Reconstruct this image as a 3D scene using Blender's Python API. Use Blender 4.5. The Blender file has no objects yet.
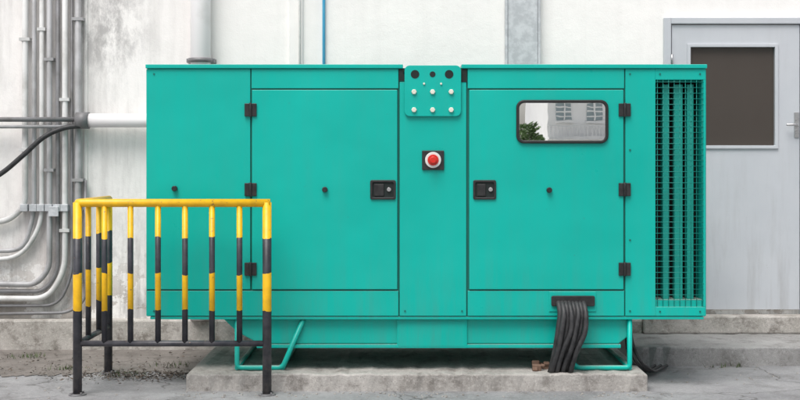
import bpy, bmesh, math, random
from mathutils import Vector, Matrix
random.seed(4)
sc=bpy.context.scene
S0=0.0065; CAMH=1.45; CD=8.3
# elevation-drawing helpers: unit = drawing unit on a vertical plane standing at depth y
def sc_at(y): return S0*(CD+y)/CD
def EX(u,y=0.0): return (u-400)*sc_at(y)
def EZ(v,y=0.0): return CAMH-(v-165)*sc_at(y)

# ---------------- materials ----------------
def newmat(name):
    m=bpy.data.materials.new(name); m.use_nodes=True
    nt=m.node_tree; b=nt.nodes['Principled BSDF']; return m,nt,b
def N(nt,t,**k):
    n=nt.nodes.new(t)
    for a,v in k.items(): setattr(n,a,v)
    return n
def noise(nt,vec,scale,detail=6,rough=.6,dist=0):
    n=N(nt,'ShaderNodeTexNoise'); n.inputs['Scale'].default_value=scale; n.inputs['Detail'].default_value=min(detail,6)
    n.inputs['Roughness'].default_value=rough; n.inputs['Distortion'].default_value=dist
    nt.links.new(vec,n.inputs['Vector']); return n.outputs['Fac']
def mrange(nt,v,a,b,c=0,d=1):
    n=N(nt,'ShaderNodeMapRange'); n.clamp=True
    for i,x in zip(('From Min','From Max','To Min','To Max'),(a,b,c,d)): n.inputs[i].default_value=x
    nt.links.new(v,n.inputs['Value']); return n.outputs['Result']
def mth(nt,op,a,b=None,clamp=False):
    n=N(nt,'ShaderNodeMath',operation=op); n.use_clamp=clamp
    for i,x in enumerate((a,b)):
        if x is None: continue
        if isinstance(x,(int,float)): n.inputs[i].default_value=x
        else: nt.links.new(x,n.inputs[i])
    return n.outputs[0]
def mix(nt,f,a,b):
    n=N(nt,'ShaderNodeMix',data_type='RGBA')
    if isinstance(f,(int,float)): n.inputs[0].default_value=f
    else: nt.links.new(f,n.inputs[0])
    for i,x in ((6,a),(7,b)):
        if isinstance(x,tuple): n.inputs[i].default_value=(*x,1)
        else: nt.links.new(x,n.inputs[i])
    return n.outputs[2]
def coords(nt): return N(nt,'ShaderNodeTexCoord').outputs['Object']
def scaled(nt,vec,s):
    n=N(nt,'ShaderNodeMapping'); n.inputs['Scale'].default_value=s; nt.links.new(vec,n.inputs['Vector']); return n.outputs[0]
def bump(nt,b,h,strength,dist=.01):
    n=N(nt,'ShaderNodeBump'); n.inputs['Strength'].default_value=strength; n.inputs['Distance'].default_value=dist
    nt.links.new(h,n.inputs['Height']); nt.links.new(n.outputs[0],b.inputs['Normal'])
def simple(name,c1,c2,scale=6,rough=.5,metal=0,bs=.1,lo=.35,hi=.7,bscale=60):
    m,nt,b=newmat(name); v=coords(nt)
    f=mrange(nt,noise(nt,v,scale,8,.65),lo,hi)
    nt.links.new(mix(nt,f,c1,c2),b.inputs['Base Color'])
    b.inputs['Metallic'].default_value=metal
    nt.links.new(mrange(nt,noise(nt,v,scale*2,5),.3,.7,rough-.08,rough+.1),b.inputs['Roughness'])
    if bs: bump(nt,b,noise(nt,v,bscale,4),bs,.003)
    return m

def teal_mat():
    m,nt,b=newmat('teal_enamel'); v=coords(nt)
    sx=N(nt,'ShaderNodeSeparateXYZ'); nt.links.new(v,sx.inputs[0])
    base=mix(nt,mrange(nt,noise(nt,v,1.1,4,.5),.3,.7),(0.0,.40,.33),(.0,.46,.385))
    low=mrange(nt,sx.outputs[2],.95,.1)
    grime=mth(nt,'MULTIPLY',mrange(nt,noise(nt,scaled(nt,v,(9,9,.8)),1.6,8,.7),.42,.75),mth(nt,'ADD',mth(nt,'MULTIPLY',low,.36),.08))
    c=mix(nt,grime,base,(.10,.19,.16))
    spk=mrange(nt,noise(nt,v,34,3,.6),.70,.78,0,.4)
    c=mix(nt,spk,c,(.05,.2,.17))
    # grey dust added on upward-facing surfaces to cut teal bounce onto wall pipes
    ge=N(nt,'ShaderNodeNewGeometry'); sn=N(nt,'ShaderNodeSeparateXYZ'); nt.links.new(ge.outputs['True Normal'],sn.inputs[0])
    up=mth(nt,'MULTIPLY',mrange(nt,sn.outputs[2],.8,.97),mrange(nt,noise(nt,v,5,6),.3,.6,.5,.9))
    c=mix(nt,up,c,(.34,.34,.31))
    nt.links.new(c,b.inputs['Base Color'])
    b.inputs['Specular IOR Level'].default_value=.32
    nt.links.new(mrange(nt,noise(nt,v,3,6),.3,.7,.26,.46),b.inputs['Roughness'])
    h=mth(nt,'ADD',mth(nt,'MULTIPLY',noise(nt,v,1.8,2),1.8),mth(nt,'MULTIPLY',noise(nt,v,260,2),.02))
    bump(nt,b,h,.35,.02)
    return m
TEAL=teal_mat()
TEALD=simple('teal_shadow_seam',(.0,.12,.095),(.0,.15,.12),5,.6,0,0)
WIRE=simple('teal_guard_wire',(.0,.20,.165),(.0,.26,.215),5,.5,0,0)
SLAT=simple('teal_louvre_slat',(.0,.33,.27),(.0,.26,.21),5,.5,0,0)
BLACK=simple('black_plastic',(.012,.012,.013),(.03,.03,.03),20,.4)
RUB=simple('black_rubber_cable',(.018,.018,.02),(.05,.05,.052),25,.55,0,.2)
DARK=simple('dark_interior',(.006,.012,.011),(.012,.02,.018),8,.8,0,0)
RED=simple('red_button',(.6,.015,.01),(.65,.03,.015),10,.35,0,0)
WHT=simple('white_plastic',(.75,.75,.72),(.62,.62,.6),20,.4,0,0)
ZINC=simple('zinc_bolt',(.72,.7,.58),(.82,.8,.72),40,.4,.1,.1)
STEEL=simple('brushed_steel',(.5,.5,.5),(.6,.6,.6),30,.3,1,.1)
GALV=simple('galvanised_steel',(.47,.49,.51),(.60,.62,.64),14,.5,.1,.15,.42,.58)
COND=simple('conduit_grey_paint',(.44,.44,.45),(.22,.215,.21),3.5,.5,.1,.2,.42,.75)
CONDD=simple('conduit_dark_paint',(.22,.22,.23),(.11,.105,.10),5,.5,.1,.2,.4,.75)
CONDW=simple('conduit_white_paint',(.66,.66,.65),(.36,.35,.33),4,.5,0,.2,.45,.8)
PVC=simple('white_pvc',(.84,.83,.83),(.62,.60,.58),3,.35,0,.05,.55,.9)
BLUE=simple('blue_hose',(.05,.36,.60),(.1,.42,.62),8,.4,0,0)
def door_mat():
    m,nt,b=newmat('door_grey_paint'); v=coords(nt)
    c=mix(nt,mrange(nt,noise(nt,v,1.3,6),.35,.7),(.50,.525,.56),(.56,.58,.61))
    sx=N(nt,'ShaderNodeSeparateXYZ'); nt.links.new(v,sx.inputs[0])
    g=mth(nt,'MULTIPLY',mrange(nt,noise(nt,scaled(nt,v,(7,7,.7)),1.6,6,.7),.48,.72),mrange(nt,sx.outputs[2],1.6,.2,.08,.45))
    c=mix(nt,g,c,(.28,.27,.26))
    c=mix(nt,mrange(nt,noise(nt,v,42,4,.7),.70,.74,0,.5),c,(.3,.27,.24))
    nt.links.new(c,b.inputs['Base Color']); b.inputs['Roughness'].default_value=.42
    bump(nt,b,noise(nt,v,3,3),.2,.02); return m
DOORP=door_mat()
GASK=simple('window_gasket',(.01,.01,.01),(.02,.02,.02),20,.5,0,0)

def glass_mat(name,col,rough,metal,bmp=.05):
    m,nt,b=newmat(name); v=coords(nt)
    b.inputs['Base Color'].default_value=(*col,1); b.inputs['Metallic'].default_value=metal
    b.inputs['Roughness'].default_value=rough
    bump(nt,b,noise(nt,v,5,2),bmp,.01)
    return m
MIRR=glass_mat('reflective_window_film',(.98,.99,.98),.008,1,.012)
DGL=glass_mat('dark_door_glass',(.07,.058,.05),.06,0)

def hazard():
    m,nt,b=newmat('hazard_band_paint'); v=coords(nt)
    sx=N(nt,'ShaderNodeSeparateXYZ'); nt.links.new(v,sx.inputs[0])
    z=mth(nt,'ADD',sx.outputs[2],mth(nt,'MULTIPLY',mth(nt,'SUBTRACT',noise(nt,v,9,3),.5),.06))
    def st(t): return mth(nt,'GREATER_THAN',z,t)
    y=mth(nt,'ADD',st(.99),mth(nt,'SUBTRACT',st(.535),st(.765)))
    yel=mix(nt,mrange(nt,noise(nt,v,14,6),.4,.75),(.88,.50,.006),(.66,.36,.012))
    blk=mix(nt,mrange(nt,noise(nt,v,12,6),.4,.7),(.022,.024,.032),(.055,.055,.065))
    low=mrange(nt,sx.outputs[2],.5,0,0,.55)
    blk=mix(nt,mth(nt,'MULTIPLY',low,mrange(nt,noise(nt,v,20,6),.4,.7)),blk,(.17,.15,.14))
    c=mix(nt,y,blk,yel)
    chip=mrange(nt,noise(nt,v,38,6,.7),.63,.67)
    c=mix(nt,chip,c,(.14,.09,.06))
    nt.links.new(c,b.inputs['Base Color']); b.inputs['Roughness'].default_value=.42
    bump(nt,b,noise(nt,v,70,4),.2,.002)
    return m
HAZ=hazard()

def wall_mat():
    m,nt,b=newmat('weathered_white_plaster'); v=coords(nt)
    sx=N(nt,'ShaderNodeSeparateXYZ'); nt.links.new(v,sx.inputs[0]); X,_,Z=sx.outputs
    big=mrange(nt,noise(nt,v,.9,8,.6),.38,.72)
    base=mix(nt,big,(.91,.89,.865),(.83,.81,.79))
    streak=mrange(nt,noise(nt,scaled(nt,v,(6,6,.5)),1.5,9,.65),.46,.70)
    low=mrange(nt,Z,1.3,.2); left=mrange(nt,X,-1.55,-2.2)
    topl=mth(nt,'MULTIPLY',mrange(nt,Z,2.0,2.4),mrange(nt,X,-2.75,-2.4))
    topl=mth(nt,'MULTIPLY',topl,mrange(nt,X,-1.9,-2.25))
    k=mth(nt,'ADD',mth(nt,'ADD',mth(nt,'MULTIPLY',low,.65),mth(nt,'MULTIPLY',left,.27)),.06)
    dirt=mth(nt,'MULTIPLY',streak,k,True)
    c=mix(nt,dirt,base,(.30,.28,.265))
    blot=mth(nt,'MULTIPLY',mrange(nt,noise(nt,scaled(nt,v,(1.6,1,.8)),3.2,10,.75),.45,.60),mth(nt,'ADD',mth(nt,'MULTIPLY',topl,.55),mth(nt,'ADD',mth(nt,'MULTIPLY',low,.42),mth(nt,'MULTIPLY',left,.12))),True)
    c=mix(nt,blot,c,(.27,.262,.26))
    fl=mth(nt,'MULTIPLY',mrange(nt,noise(nt,v,2.6,9,.7),.54,.56),mrange(nt,Z,.9,.35))
    c=mix(nt,mth(nt,'MULTIPLY',fl,.65),c,(.40,.35,.31))
    spk=mrange(nt,noise(nt,v,30,5,.7),.66,.74,0,.3)
    c=mix(nt,spk,c,(.4,.38,.35))
    nt.links.new(c,b.inputs['Base Color']); b.inputs['Roughness'].default_value=.85
    h=mth(nt,'SUBTRACT',mth(nt,'ADD',noise(nt,v,6,8,.6),mth(nt,'MULTIPLY',noise(nt,v,90,4),.25)),mth(nt,'MULTIPLY',fl,.5))
    bump(nt,b,h,.35,.015)
    return m
WALL=wall_mat()

def conc(name,c1,c2,dark,crack=0,sc1=1.5,stain=.7):
    m,nt,b=newmat(name); v=coords(nt)
    f=mrange(nt,noise(nt,v,sc1,10,.65),.38,.64)
    c=mix(nt,f,c1,c2)
    st=mrange(nt,noise(nt,v,sc1*2.7,9,.7),.50,.66,0,stain)
    c=mix(nt,st,c,dark)
    c=mix(nt,mrange(nt,noise(nt,v,45,5,.75),.5,.72,0,.5),c,tuple(min(1,x*1.5) for x in c1))
    c=mix(nt,mrange(nt,noise(nt,v,110,3,.7),.58,.7,0,.6),c,tuple(x*.5 for x in dark))
    h=mth(nt,'ADD',noise(nt,v,8,8,.6),mth(nt,'MULTIPLY',noise(nt,v,120,4),.35))
    if crack:
        wv=N(nt,'ShaderNodeVectorMath',operation='ADD')
        n3=N(nt,'ShaderNodeTexNoise'); n3.inputs['Scale'].default_value=2.5; n3.inputs['Detail'].default_value=6; nt.links.new(v,n3.inputs['Vector'])
        sm=N(nt,'ShaderNodeVectorMath',operation='SCALE'); sm.inputs['Scale'].default_value=.5; nt.links.new(n3.outputs['Color'],sm.inputs[0])
        nt.links.new(v,wv.inputs[0]); nt.links.new(sm.outputs[0],wv.inputs[1])
        vo=N(nt,'ShaderNodeTexVoronoi',feature='DISTANCE_TO_EDGE'); vo.inputs['Scale'].default_value=crack; nt.links.new(wv.outputs[0],vo.inputs['Vector'])
        cr=mrange(nt,vo.outputs['Distance'],.002,.009,1,0)
        cr=mth(nt,'MULTIPLY',cr,mrange(nt,noise(nt,v,1.3,3),.44,.54))
        c=mix(nt,mth(nt,'MULTIPLY',cr,.6),c,(.05,.047,.043))
        h=mth(nt,'SUBTRACT',h,mth(nt,'MULTIPLY',cr,.5))
    nt.links.new(c,b.inputs['Base Color'])
    nt.links.new(mrange(nt,noise(nt,v,2,6),.35,.65,.5,.85),b.inputs['Roughness'])
    bump(nt,b,h,.55,.015)
    return m
GROUND=conc('worn_concrete_paving',(.30,.30,.305),(.20,.20,.207),(.125,.122,.122),.9,1.3)
SLAB=conc('slab_concrete',(.43,.41,.385),(.30,.285,.265),(.16,.145,.13),0,2.6,.85)
STEP=conc('step_concrete',(.33,.325,.32),(.23,.225,.22),(.14,.132,.125),0,1.8,.8)
PLIN=conc('plinth_concrete',(.50,.47,.44),(.33,.31,.28),(.16,.14,.12),0,3,.8)
SOIL=conc('damp_stained_ground',(.20,.18,.165),(.14,.125,.113),(.065,.057,.05),0,3)
BOUNCE=conc('bounce_sheet_concrete',(.62,.61,.58),(.54,.53,.50),(.45,.44,.42),0,1)  # pale tone for the added bounce sheet

# ---------------- mesh builder ----------------
class MB:
    def __init__(s): s.bm=bmesh.new()
    def box(s,x0,x1,y0,y1,z0,z1,rot=None):
        vs=[s.bm.verts.new((x,y,z)) for x in (x0,x1) for y in (y0,y1) for z in (z0,z1)]
        for f in ((0,1,3,2),(4,6,7,5),(0,4,5,1),(2,3,7,6),(0,2,6,4),(1,5,7,3)):
            s.bm.faces.new([vs[i] for i in f])
        if rot:
            c=Vector(((x0+x1)/2,(y0+y1)/2,(z0+z1)/2))
            bmesh.ops.rotate(s.bm,verts=vs,cent=c,matrix=Matrix.Rotation(rot[0],3,rot[1]))
        return s
    def ebox(s,u0,u1,v0,v1,y0,y1,py=0):
        return s.box(EX(u0,py),EX(u1,py),y0,y1,EZ(v1,py),EZ(v0,py))
    def tube(s,pts,r,seg=14,fillet=0,caps=True):
        pts=[Vector(p) for p in pts]
        if fillet and len(pts)>2:
            out=[pts[0]]
            for i in range(1,len(pts)-1):
                a,b,c=pts[i-1],pts[i],pts[i+1]
                f=min(fillet,(a-b).length*.45,(c-b).length*.45)
                p=b+(a-b).normalized()*f; q=b+(c-b).normalized()*f
                for k in range(7):
                    t=k/6; out.append(p*(1-t)**2+b*2*t*(1-t)+q*t*t)
            out.append(pts[-1]); pts=out
        t=(pts[1]-pts[0]).normalized()
        up=Vector((0,0,1)) if abs(t.z)<.9 else Vector((1,0,0))
        n=t.cross(up).normalized(); rings=[]
        for i,p in enumerate(pts):
            if i==0: tt=(pts[1]-pts[0]).normalized()
            elif i==len(pts)-1: tt=(pts[-1]-pts[-2]).normalized()
            else: tt=((pts[i+1]-p).normalized()+(p-pts[i-1]).normalized()).normalized()
            n=(n-tt*n.dot(tt)).normalized(); b=tt.cross(n)
            rr=r[i] if isinstance(r,(list,tuple)) else r
            rings.append([s.bm.verts.new(p+(n*math.cos(a)+b*math.sin(a))*rr) for a in [2*math.pi*k/seg for k in range(seg)]])
        for A,B in zip(rings,rings[1:]):
            for k in range(seg):
                f=s.bm.faces.new((A[k],A[(k+1)%seg],B[(k+1)%seg],B[k])); f.smooth=True
        if caps:
            s.bm.faces.new(rings[0][::-1]); s.bm.faces.new(rings[-1])
        return s
    def prism(s,poly,y0,y1):
        A=[s.bm.verts.new((x,y0,z)) for x,z in poly]; B=[s.bm.verts.new((x,y1,z)) for x,z in poly]
        s.bm.faces.new(A); s.bm.faces.new(B[::-1]); n=len(A)
        for i in range(n): s.bm.faces.new((A[i],B[i],B[(i+1)%n],A[(i+1)%n]))
        return s
    def ring(s,outer,inner,y0,y1):
        n=len(outer); L=[]
        for poly in (outer,inner):
            for y in (y0,y1): L.append([s.bm.verts.new((x,y,z)) for x,z in poly])
        o0,o1,i0,i1=L
        for k in range(n):
            j=(k+1)%n
            for q in ((o0[k],o0[j],i0[j],i0[k]),(o1[k],o1[j],i1[j],i1[k]),(o0[k],o0[j],o1[j],o1[k]),(i0[k],i0[j],i1[j],i1[k])):
                s.bm.faces.new(q)
        return s
    def done(s,name,mat,parent=None,bevel=0,smooth=False):
        bmesh.ops.recalc_face_normals(s.bm,faces=s.bm.faces)
        me=bpy.data.meshes.new(name); s.bm.to_mesh(me); s.bm.free()
        o=bpy.data.objects.new(name,me); sc.collection.objects.link(o); me.materials.append(mat)
        if smooth:
            for p in me.polygons: p.use_smooth=True
        if bevel:
            md=o.modifiers.new('bevel','BEVEL'); md.width=bevel; md.segments=2; md.limit_method='ANGLE'; md.angle_limit=math.radians(40)
        if parent:
            o.parent=parent; o.matrix_parent_inverse=Matrix.Translation(parent.location).inverted()
        return o
def empty(name,loc):
    e=bpy.data.objects.new(name,None); e.location=loc; sc.collection.objects.link(e); e.empty_display_size=.2; return e
def rrect(x0,x1,z0,z1,r,n=6):
    P=[]
    for cx,cz,a0 in ((x1-r,z1-r,0),(x0+r,z1-r,90),(x0+r,z0+r,180),(x1-r,z0+r,270)):
        for k in range(n+1):
            a=math.radians(a0+90*k/n); P.append((cx+r*math.cos(a),cz+r*math.sin(a)))
    return P

# ---------------- ground ----------------
MB().box(-110,110,-110,110,-.3,0).done('ground',GROUND)
# ---------------- building ----------------
WY=1.8
bld=empty('plaster_building',(0,WY,0))
MB().box(-14,14,WY,WY+8,-.1,7).done('wall',WALL,bld)
MB().box(-14.2,14.2,WY-.25,WY+8.2,7.001,7.25).done('parapet',PLIN,bld,.02)
mb=MB()
mb.ebox(289,303,-260,345,WY-.025,WY+.01,WY)
mb.ebox(84,88,-260,318,WY-.012,WY+.01,WY)
mb.done('pilaster',WALL,bld,.006)
MB().box(-14,1.9,WY-.12,WY+.01,-.05,EZ(318,WY)).done('plinth',PLIN,bld,.015)
D=WY
mb=MB()
mb.ebox(663,670,18,314,D-.05,D+.01,D); mb.ebox(799,806,18,314,D-.05,D+.01,D); mb.ebox(670,799,18,24.5,D-.05,D+.01,D)
mb.done('door_frame',DOORP,bld,.006)
mb=MB()
x0,x1,z0,z1=EX(671,D),EX(798.3,D),EZ(309,D),EZ(25.5,D)
wx0,wx1,wz0,wz1=EX(689,D),EX(774,D),EZ(146,D),EZ(47,D)
mb.box(x0,wx0,D-.03,D+.005,z0,z1); mb.box(wx1,x1,D-.03,D+.005,z0,z1)
mb.box(wx0,wx1,D-.03,D+.005,wz1,z1); mb.box(wx0,wx1,D-.03,D+.005,z0,wz0)
mb.done('door_leaf',DOORP,bld)
MB().ring([(wx0-.022,wz0-.022),(wx1+.022,wz0-.022),(wx1+.022,wz1+.022),(wx0-.022,wz1+.022)],[(wx0+.004,wz0+.004),(wx1-.004,wz0+.004),(wx1-.004,wz1-.004),(wx0+.004,wz1-.004)],D-.044,D-.008).done('door_window_frame',DOORP,bld,.003)
MB().box(wx0,wx1,D-.008,D-.003,wz0,wz1).done('door_window_glass',DGL,bld)
mb=MB(); hz=EZ(125,D); hx=EX(796,D)
mb.box(hx-.025,hx+.012,D-.04,D-.0301,hz-.1,hz+.1); mb.tube([(hx-.008,D-.035,hz),(hx-.008,D-.085,hz),(hx-.10,D-.085,hz)],.01,10,.02)
mb.done('door_handle',STEEL,bld,.003)
mb=MB()
for v in (60,165,270):
    mb.tube([(EX(670.5,D),D-.055,EZ(v-5,D)),(EX(670.5,D),D-.055,EZ(v+5,D))],.008,8)
mb.done('door_hinges',STEEL,bld)
MB().box(EX(640,D),5.2,D-.16,D+.01,.135,EZ(314,D)).done('door_sill',PLIN,bld,.012)
# ---------------- slab ----------------
def rough_slab(name,x0,x1,y0,y1,z0,z1,mat,amp=.006,step=.05):
    mb=MB(); mb.box(x0,x1,y0,y1,z0,z1); bm=mb.bm
    bmesh.ops.recalc_face_normals(bm,faces=bm.faces)
    es=[e for e in bm.edges if abs(e.verts[0].co.x-e.verts[1].co.x)>.5]
    bmesh.ops.subdivide_edges(bm,edges=es,cuts=int((x1-x0)/step),use_grid_fill=True)
    for v in bm.verts:
        if v.co.z>z1-.01:
            v.co.z+=random.uniform(-1,1)*amp*.5
            if abs(v.co.y-y0)<.01: v.co.y+=random.uniform(0,1)*amp*1.6+(random.random()<.08)*.02
    return mb.done(name,mat,None,.010)
rough_slab('concrete_slab',EX(186,-.12),EX(648,-.12),-.12,1.3,-.05,.11,SLAB,.010)
rough_slab('concrete_step',EX(636,.91),5.2,.91,WY+.005,-.05,.134,STEP,.006)

# ---------------- generator ----------------
gen=empty('diesel_generator',(.17,.5,.11))
GB=1.15
mb=MB(); mb.ebox(147,652,68,316.5,.012,GB); mb.done('canopy_core',TEALD,gen)
mb=MB()
mb.ebox(652,706,300,316.5,.012,GB); mb.ebox(652,706,66,80,.012,GB)
mb.ebox(702.5,706,80,300,.012,GB); mb.ebox(652,702.5,80,300,GB-.03,GB)
mb.done('radiator_bay',TEAL,gen,.003)
mb=MB(); mb.ebox(652.1,702.4,80.1,299.9,.20,.22); mb.done('radiator_core',DARK,gen)
X=EX
mb=MB()
for u,wd in ((664.5,6.5),(676.5,8),(689,6.5)):
    a,b=X(u),X(u+wd)
    mb.box(a,b,.055,.062,EZ(302),EZ(84))
    mb.box(a,a+.006,.0621,.13,EZ(302),EZ(84)); mb.box(b-.006,b,.0621,.13,EZ(302),EZ(84))
mb.done('radiator_louvre',SLAT,gen,.002)
mb=MB()
u=657.5
while u<703:
    mb.tube([(X(u),.004,EZ(80)),(X(u),.004,EZ(306.5))],.0019,6); u+=5.6
v=82
while v<306:
    mb.tube([(X(655.5),-.0005,EZ(v)),(X(703.5),-.0005,EZ(v))],.0019,6); v+=5.6
mb.done('radiator_mesh_guard',WIRE,gen)
mb=MB(); P=lambda a,b,c,d,y0=0.0:mb.ebox(a,b,c,d,y0,.0115)
P(146.5,250.3,68.9,289.4); P(251.5,398.4,68.9,88.4); P(146.5,398.4,290.8,316)
P(399.7,466.3,82,316); P(399.7,466.3,70.5,81.8,.004) 
P(467.7,624.2,68.9,88.4); P(467.7,624.2,290.8,316)
P(625.4,655.5,68.9,316); P(655.5,705.6,68.9,79.7); P(655.5,705.6,307,316); P(703.4,705.6,79.7,307)
mb.done('front_panels',TEAL,gen,.0025)
mb=MB(); P(252.0,397.4,89.8,289.4,-.006); P(469.2,623.4,89.8,289.4,-.006)
mb.done('access_doors',TEAL,gen,.004)
mb=MB()
for sx,w in ((EX(146.5)-.004,.0038),(EX(706),.004)):
    for (ya,yb) in ((.015,.57),(.578,GB-.005)):
        mb.box(sx,sx+w,ya,yb,EZ(316),EZ(69.5))
mb.box(EX(147),EX(425),GB,GB+.008,EZ(316),EZ(69.5)); mb.box(EX(427),EX(705),GB,GB+.008,EZ(316),EZ(69.5))
mb.done('side_panels',TEAL,gen)
mb=MB()
mb.ebox(145.8,403,64.4,68.5,-.014,GB+.015); mb.ebox(461.5,706.8,64.4,68.5,-.014,GB+.015)
mb.ebox(403,461.5,71,75,-.003,GB+.01)
mb.done('roof_lids',TEAL,gen,.004)
mb=MB(); mb.ebox(399,404.5,68.8,81,-.003,.0035); mb.ebox(460.8,466.8,69,82,-.003,.0035); mb.done('roof_gap',DARK,gen)
mb=MB(); mb.prism(rrect(EX(404.5),EX(461),EZ(116.5),EZ(65.5),.035),-.020,-.0035); mb.done('lifting_plate',TEAL,gen,.003)
mb=MB()
for u in (415,432.5,449): mb.tube([(EX(u),-.0215,EZ(74.5)),(EX(u),-.012,EZ(74.5))],.028 if u!=432.5 else .019,18)
mb.done('lifting_holes',DARK,gen)
mb=MB()
for u in (414,432.5,451):
    for v in (92,110):
        mb.tube([(EX(u),-.034,EZ(v)),(EX(u),-.019,EZ(v))],.0175,6)
for u in (424,441): mb.tube([(EX(u),-.028,EZ(84)),(EX(u),-.019,EZ(84))],.008,6)
mb.done('plate_bolts',ZINC,gen,.003)
x0,x1,z0,z1=EX(516),EX(608),EZ(143.5),EZ(100)
MB().ring(rrect(x0,x1,z0,z1,.05),rrect(x0+.020,x1-.020,z0+.020,z1-.020,.034),-.024,-.005).done('window_gasket',GASK,gen,.006)
MB().prism(rrect(x0+.018,x1-.018,z0+.018,z1-.018,.034),-.014,-.0065).done('window_glass',MIRR,gen)
mb=MB(); mb.ebox(422,444,150.5,170,-.014,-.0005); mb.done('stop_box',BLACK,gen,.004)
cx,cz=EX(433),EZ(160)
MB().tube([(cx,-.026,cz),(cx,-.013,cz)],.052,28).done('stop_collar',WHT,gen,.003)
MB().tube([(cx,-.034,cz),(cx,-.0255,cz)],.036,24).done('stop_shroud',RED,gen,.003)
MB().tube([(cx,-.058,cz),(cx,-.033,cz)],.024,24).done('stop_button',RED,gen,.006)
for u in (383,484.5):
    a=12.8 if u<400 else 11.5
    MB().ring(rrect(EX(u-a),EX(u+a),EZ(199.5),EZ(180),.012),rrect(EX(u-a+2.2),EX(u+a-2.2),EZ(197.2),EZ(182.3),.008),-.017,-.0055).done('latch_bezel',BLACK,gen,.003)
    MB().ebox(u-a+2,u+a-2,182,197.6,-.009,-.0055).done('latch_recess',DARK,gen)
    MB().ebox(u-a+4,u+1,184,196,-.016,-.008).done('latch_paddle',BLACK,gen,.003)
    MB().tube([(EX(u+6),-.018,EZ(189.5)),(EX(u+6),-.008,EZ(189.5))],.014,16).done('latch_lock',STEEL,gen,.002)
mb=MB()
for u in (250.8,624.4):
    for v in (110,189.5,269):
        mb.ebox(u-6,u-.8,v-6.5,v+6.5,-.018,-.0005); mb.ebox(u+.8,u+6,v-6.5,v+6.5,-.018,-.0065)
        mb.tube([(EX(u),-.02,EZ(v+7)),(EX(u),-.02,EZ(v-7))],.010,10)
mb.done('hinges',BLACK,gen,.003)
mb=MB()
for u,v in ((175,188.5),(325,189.5),(549,190)):
    mb.tube([(EX(u),-.032,EZ(v)),(EX(u),-.001,EZ(v))],.018,16)
mb.tube([(EX(706)+.006,.10,EZ(189)),(EX(706)-.001,.10,EZ(189))],.02,14)
mb.done('door_knobs',BLACK,gen,.004)
mb=MB()
for u,v in ((660,74),(700,74),(630,74),(630,311),(660,311.5),(700,311.5),(630,240),(630,150),(405,311),(462,311),(154,74),(154,311)):
    mb.tube([(EX(u),-.005,EZ(v)),(EX(u),-.0005,EZ(v))],.006,8)
mb.done('panel_screws',TEALD,gen)
mb=MB()
mb.prism([(EX(150),EZ(316.8)),(EX(704),EZ(316.8)),(EX(704),EZ(319.5)),(EX(150),EZ(319.5))],.005,GB-.01)
mb.done('base_flange',TEAL,gen,.002)
mb=MB()
mb.prism([(EX(222),EZ(319.6)),(EX(629),EZ(319.6)),(EX(629),EZ(338)),(EX(620),EZ(345)),(EX(258),EZ(345)),(EX(236),EZ(333))],.05,GB-.05)
mb.done('base_tank',TEAL,gen,.008)
mb=MB()
mb.ebox(397,467.5,319.8,349,.035,.30); mb.ebox(256,622,345.2,349,.038,.12); mb.ebox(258,397,319.8,322,.04,.06); mb.ebox(467.5,622,319.8,322,.04,.06)
mb.ebox(256,622,345.2,349,GB-.12,GB-.04)
mb.done('base_rails',TEAL,gen,.004)
MB().ebox(399,465.6,322,347,.0335,.0345).done('base_pump_cover',TEAL,gen,.001)
mb=MB()
for y in (.03,GB-.09):
    for pts in ([(EX(236.5),EZ(319)),(EX(236.5),.128),(EX(282),.128),(EX(303),EZ(320))],
                [(EX(630.5),EZ(319)),(EX(630.5),.128),(EX(577),.128),(EX(560),EZ(345))]):
        mb.tube([(a,y,b) for a,b in pts],.0165,8,.03)
for u in (236.5,282,577,630.5):
    mb.tube([(EX(u),.03,.128),(EX(u),GB-.09,.128)],.0165,8)
mb.done('base_legs',TEAL,gen)
mb=MB(); mb.ebox(549,596,291.6,311.5,-.006,-.0003); mb.done('gland_plate',TEAL,gen,.002)
mb=MB(); mb.prism(rrect(EX(551),EX(594.5),EZ(306),EZ(295.5),.012),-.022,-.006); mb.done('gland_slot',BLACK,gen,.004)
mb=MB()
for i in range(8):
    t=i/7; u0=558+t*25; u1=551+t*19+random.uniform(-2,2); row=i%2; j=random.uniform(-2,2)
    pts=[(EX(u0),.0,EZ(302)),(EX(u0),-.05,EZ(304)),(EX(u0+1),-.075-.02*row,EZ(312)),(EX(u0-1+j),-.085-.025*row,EZ(330)),(EX((u0+u1)/2-1-j*.5),-.075-.03*row,EZ(347)),(EX(u1),-.045-.03*row,EZ(362)),(EX(u1-2),-.02-.03*row,.10)]
    mb.tube(pts,.0145+random.uniform(0,.003),10,.06)
mb.done('output_cables',RUB,gen)
mb=MB()
for i in range(3):
    mb.tube([(EX(634+2*i),.3,EZ(330)),(EX(634+3*i),.28,.25),(EX(636+5*i),.2,.14),(EX(645+5*i,.4),.45,.03),(EX(652+6*i,.9),.8,.02)],.011,8,.08)
mb.done('earth_cable',RUB)
mb=MB()
for k in range(7):
    a=EX(random.uniform(535,549)); y=random.uniform(.0,.14); s=random.uniform(.014,.03); z=.11+s*.5+random.choice((0,0,.02))
    mb.box(a-s,a+s*.9,y-s*.8,y+s*.8,z-s*.7,z+s*.7,(random.uniform(0,3),random.choice('XYZ')))
BRK=simple('broken_brick',(.13,.075,.05),(.20,.13,.095),12,.9,0,.5)
mb.done('brick_rubble',BRK,None,.006)

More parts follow.
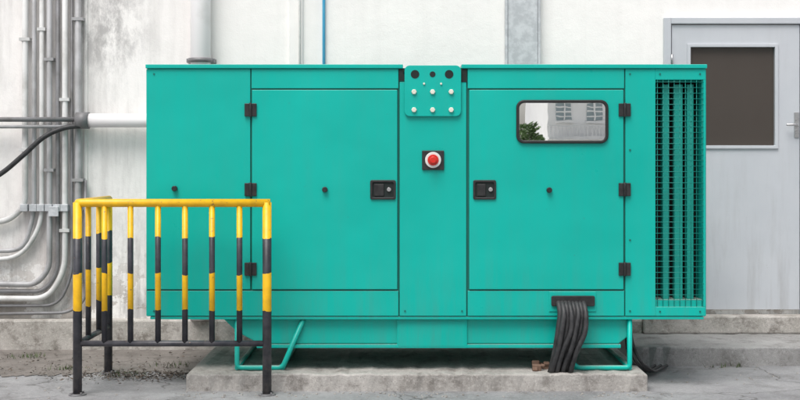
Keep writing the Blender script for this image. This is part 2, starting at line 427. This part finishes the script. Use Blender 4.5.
# ---------------- railing ----------------
FY=-.25; rail=empty('safety_railing',(EX(172,FY),FY,0))
fx0,fx1=EX(77.5,FY),EX(267,FY); BY=.6; fz=EZ(203,FY); bz=EZ(343.5,FY)
mb=MB(); r=.0285
mb.tube([(fx0,BY+.02,fz),(fx0,FY,fz),(fx1+.02,FY,fz)],r*.9,16,.03)
for (x,y) in ((fx0,FY),(fx1,FY),(fx0,BY)):
    mb.tube([(x,y,.008),(x,y,fz+.004)],r,16)
mb.tube([(fx0,FY,bz),(fx1,FY,bz)],.019,12); mb.tube([(fx0,FY,bz),(fx0,BY,bz)],.019,12)
for u in (104.5,130.5,158,185,212,239.5):
    mb.tube([(EX(u,FY),FY,bz),(EX(u,FY),FY,fz)],.0185,12)
for y in (.03,.32):
    mb.tube([(fx0,y,bz),(fx0,y,fz)],.0185,12)
mb.done('tubes',HAZ,rail)
mb=MB()
for (x,y) in ((fx0,FY),(fx1,FY),(fx0,BY)):
    mb.tube([(x,y,.0),(x,y,.009)],.055,18)
    for a in (45,135,225,315):
        bx,by=x+.042*math.cos(math.radians(a)),y+.042*math.sin(math.radians(a)); mb.tube([(bx,by,.009),(bx,by,.02)],.007,6)
mb.done('foot_flanges',CONDD,rail)

# ---------------- wall services ----------------
W=WY
def wpt(u,v,off=.05): return (EX(u,W),W-off,EZ(v,W))
def pipe(name,pts,r,mat,f=.12,clamps=(),off=.05):
    mb=MB(); mb.tube([wpt(u,v,off) for u,v in pts],r,14,f)
    for (u,v) in clamps:
        mb.box(EX(u,W)-r*1.7,EX(u,W)+r*1.7,W-off-r-.004,W-.002,EZ(v,W)-.012,EZ(v,W)+.012)
    return mb.done(name,mat)
top=-320
pipe('electrical_conduit',[(27,top),(27,205),(10,221),(-120,226)],.024,CONDW,.15,[(27,40),(27,150)])
pipe('electrical_conduit',[(36,top),(36,212),(26,250),(-120,253)],.018,COND,.12)
pipe('electrical_conduit',[(43.5,top),(43.5,225),(22,258),(-120,262)],.019,CONDW,.15,[(43.5,30)])
pipe('electrical_conduit',[(51.5,top),(51.5,268),(38,284),(-120,281)],.022,COND,.15,[(51.5,60),(51.5,170)],.06)
pipe('electrical_conduit',[(59.5,top),(59.5,272),(46,291),(-120,289)],.017,CONDD,.15)
pipe('electrical_conduit',[(67,top),(67,270),(50,298),(-120,297)],.023,CONDW,.15,[(67,100),(67,230)],.06)
pipe('electrical_conduit',[(73.5,top),(73.5,276),(60,305),(-120,305)],.012,CONDD,.15)
pipe('electrical_conduit',[(80,top),(80,265),(83,283)],.026,COND,.15,[(80,20),(80,180)],.06)
pipe('electrical_conduit',[(87,180),(87,300),(70,312),(-120,315)],.012,CONDD,.1)
pipe('ventilation_pipe',[(92,121),(300,121)],.056,PVC,0,[],.11)
mb=MB(); mb.tube([wpt(80,121,.11),wpt(92.5,121,.11)],.066,18); mb.done('pipe_coupling',CONDD)
pipe('electrical_conduit',[(-120,120),(84,120)],.019,CONDD,0,[],.12)
pipe('electrical_conduit',[(-120,127.5),(84,127)],.014,COND,0,[],.12)
def catmull(pts,n=8):
    P=[Vector(p) for p in pts]; P=[P[0]*2-P[1]]+P+[P[-1]*2-P[-2]]; out=[]
    for i in range(1,len(P)-2):
        for k in range(n):
            t=k/n; a,b,c,d=P[i-1:i+3]
            out.append(.5*((2*b)+(c-a)*t+(2*a-5*b+4*c-d)*t*t+(3*b-a-3*c+d)*t**3))
    out.append(P[-2]); return out
MB().tube(catmull([wpt(-60,196,.2),wpt(-20,188,.2),wpt(8,174,.2),wpt(30,156,.2),wpt(50,138,.19),wpt(68,129,.16),wpt(86,126,.13)]),.020,12).done('black_hose',RUB)
mb=MB(); mb.ebox(22,86,205,210,W-.03,W-.002,W)
for u in (27,36,43.5,51.5,59.5,67,80): mb.ebox(u-3.6,u+3.6,204,211,W-.092,W-.03,W)
mb.done('pipe_bracket',GALV,None,.003)
mb=MB(); mb.ebox(52,62,206,216,W-.11,W-.0925,W); mb.done('junction_box',GALV,None,.004)
mb=MB(); cx=EX(202.5,W)
mb.tube([(cx,W-.10,5.5),(cx,W-.10,.24)],.079,24)
mb.done('drain_pipe',PVC)
mb=MB(); z=EZ(61,W); mb.tube([(cx,W-.10,z-.022),(cx,W-.10,z+.012)],.098,24); mb.box(cx-.11,cx+.11,W-.10,W-.002,z-.02,z+.01)
mb.done('pipe_clamp',CONDD)
mb=MB(); mb.ebox(507,537,-500,345,W-.06,W-.002,W); mb.ebox(504.5,506.9,-500,345,W-.075,W-.002,W); mb.ebox(537.1,539.5,-500,345,W-.075,W-.002,W)
mb.done('steel_column',GALV,None,.004)
mb=MB(); mb.tube([wpt(324,top,.02),wpt(324,300,.02)],.012,10); mb.done('water_pipe',BLUE)
mb=MB(); mb.tube([wpt(300,top,.04),wpt(300,300,.04)],.008,8); mb.done('cable',WHT)

# ---------------- stained strip + debris ----------------
mb=MB()
n=90
vs=[];vb=[]
for k in range(n+1):
    t=k/n; x=-4.2+t*(EX(186,.2)+4.2); y=.5+.10*math.sin(t*9)+random.uniform(-.06,.06)+.12*(1-t)
    vs.append(mb.bm.verts.new((x,y,.004))); vb.append(mb.bm.verts.new((x,WY-.12,.006)))
for k in range(n): mb.bm.faces.new((vs[k],vs[k+1],vb[k+1],vb[k]))
mb.done('soil',SOIL)
LIT=simple('dry_litter',(.12,.095,.075),(.05,.042,.036),14,.9,0,0,.4,.6)
mb=MB()
for k in range(1300):
    if random.random()<.35:
        x=random.uniform(-4,EX(186,.3)); y=random.triangular(.3,1.65,.6)
    else:
        x=random.gauss(EX(140,.3),.28); y=random.gauss(.40,.10)
        if x>EX(183,-.1): continue
    s=random.uniform(.004,.012); a=random.uniform(0,6.28); z=.008+random.uniform(0,.01)
    v=[mb.bm.verts.new((x+math.cos(a+q)*s*w,y+math.sin(a+q)*s*w,z+random.uniform(0,.012))) for q,w in ((0,1.5),(1.6,.6),(3.14,1.4),(4.7,.6))]
    mb.bm.faces.new(v)
mb.done('leaf_litter',LIT)
MOSS=simple('weed_green',(.05,.08,.025),(.08,.11,.035),10,.8,0,0)
mb=MB()
for cx,cy,n in ((-2.35,.75,60),(-1.9,.5,50),(-1.62,.9,40),(-2.8,1.3,60),(2.35,.87,20)):
    for k in range(n):
        x=random.gauss(cx,.07); y=random.gauss(cy,.05); h=random.uniform(.015,.045); a=random.uniform(0,6.28); w=.004
        dx,dy=math.cos(a),math.sin(a)
        v=[mb.bm.verts.new(p) for p in ((x-dy*w,y+dx*w,0),(x+dy*w,y-dx*w,0),(x+dx*h*.6,y+dy*h*.6,h))]
        mb.bm.faces.new(v)
mb.done('weeds',MOSS)
mb=MB()
for k in range(420):
    x=random.uniform(-3,3.2); y=random.uniform(-1.2,1.2)
    if EX(183,-.1)<x<EX(652,-.1) and y>-.14: y=random.uniform(-.35,-.13)
    if x>EX(634,.9) and y>.9: y=.88
    s=random.uniform(.002,.007)
    mb.box(x-s,x+s,y-s,y+s,0,s,(random.uniform(0,3),'Z'))
mb.done('grit',SLAB)

# ---------------- surroundings behind the viewpoint ----------------
OY=-60
MB().box(-10,60,OY-5,-16,-.02,.02).done('yard_bounce_sheet',BOUNCE)  # unseen pale sheet added to bounce light onto the office facade
ob=empty('office_building',(28,OY,0))
OW=simple('office_white_paint',(.96,.955,.94),(.90,.89,.875),.6,.8,0,0)
OG=glass_mat('office_glass',(.35,.42,.44),.1,0)
OGR=simple('office_grey_trim',(.72,.73,.73),(.8,.8,.8),1,.7,0,0)
BX=7.9
MB().box(BX,50,OY-12,OY,0,15).done('walls',OW,ob)
mb=MB(); mc=MB(); ml=MB()
for f in range(5):
    z=.2+f*2.9
    for k in range(25):
        x=BX+.45+k*1.65
        mb.box(x,x+.8,OY,OY+.05,z+.75,z+2.1); mc.box(x-.1,x+.9,OY+.0501,OY+.2,z+.6,z+.72)
        for q in range(5): mc.box(x,x+.8,OY+.051,OY+.09,z+.95+q*.24,z+1.02+q*.24)
        mc.box(x+.37,x+.43,OY+.091,OY+.12,z+.75,z+2.1)
    ml.box(BX,50,OY+.001,OY+.6,z+2.6,z+2.75)
    for k in range(210): ml.box(BX+.05+k*.2,BX+.10+k*.2,OY+.53,OY+.57,z+2.7501,z+3.3)
    ml.box(BX,50,OY+.5,OY+.6,z+3.301,z+3.36)
mb.done('windows',OG,ob); mc.done('window_trim',OW,ob); ml.done('balconies',OGR,ob)
BARK=simple('bark',(.12,.09,.06),(.07,.05,.04),8,.9,0,.5)
LEAF=simple('foliage',(.09,.16,.05),(.12,.2,.07),2,.6,0,0)
def tree(x,y,h,seed,dens=55):
    rnd=random.Random(seed); t=empty('tree',(x,y,0)); mb=MB()
    mb.tube([(x,y,-.1),(x+.1,y,h*.25),(x-.05,y+.1,h*.5),(x,y,h*.8)],[.24*h/8,.18*h/8,.13*h/8,.05*h/8],12)
    ends=[]
    for k in range(9):
        a=k*2.4; z=h*(.3+.055*k); L=h*.26*(1.1-k*.05)
        e=(x+math.cos(a)*L,y+math.sin(a)*L,z+L*.6); mb.tube([(x,y,z),((x+e[0])/2,(y+e[1])/2,z+L*.2),e],[.08*h/8,.05*h/8,.02*h/8],8); ends.append(e)
    mb.done('trunk',BARK,t); ends.append((x,y,h*.85)); ml=MB()
    for e in ends:
        for c in range(6):
            cx,cy,cz=[e[i]+rnd.gauss(0,h*.075) for i in range(3)]
            for q in range(dens):
                p=Vector((cx+rnd.gauss(0,.035*h),cy+rnd.gauss(0,.035*h),cz+rnd.gauss(0,.025*h)))
                n=Vector((rnd.gauss(0,1),rnd.gauss(0,1),rnd.gauss(0,1))).normalized(); o=n.orthogonal().normalized()*.12; w=n.cross(o)*.55
                ml.bm.faces.new([ml.bm.verts.new(p+d) for d in (o,w*1.0,-o,-w)])
    ml.done('crown',LEAF,t)
tree(-8,-40,7,1); tree(-16,-46,8,2); tree(6.3,-57,3.6,5,30)

# ---------------- light ----------------
w=bpy.data.worlds.new('World'); sc.world=w; w.use_nodes=True; nt=w.node_tree
bg=nt.nodes['Background']; sky=nt.nodes.new('ShaderNodeTexSky'); sky.sky_type='NISHITA'; sky.sun_disc=False
EL,AZ=62,25
sky.sun_elevation=math.radians(EL); sky.sun_rotation=math.radians(180+AZ); sky.dust_density=4; sky.air_density=1.0
hs=nt.nodes.new('ShaderNodeHueSaturation'); hs.inputs['Saturation'].default_value=.3
nt.links.new(sky.outputs[0],hs.inputs['Color']); nt.links.new(hs.outputs[0],bg.inputs['Color']); bg.inputs['Strength'].default_value=.15
L=bpy.data.lights.new('sun','SUN'); L.energy=2.6; L.angle=math.radians(35); L.color=(1,.965,.94)
lo=bpy.data.objects.new('sun',L); sc.collection.objects.link(lo); lo.rotation_euler=(math.radians(90-EL),0,math.radians(-AZ)); lo.location=(-5,-10,15)
cam=bpy.data.cameras.new('camera'); co=bpy.data.objects.new('camera',cam); sc.collection.objects.link(co)
co.location=(0,-CD,CAMH); co.rotation_euler=(math.radians(90),0,0)
cam.sensor_width=36; cam.lens=36*CD/(800*S0); cam.shift_y=-35/800; cam.clip_end=500
sc.camera=co
sc.view_settings.view_transform='Standard'; sc.view_settings.look='None'; sc.view_settings.exposure=0
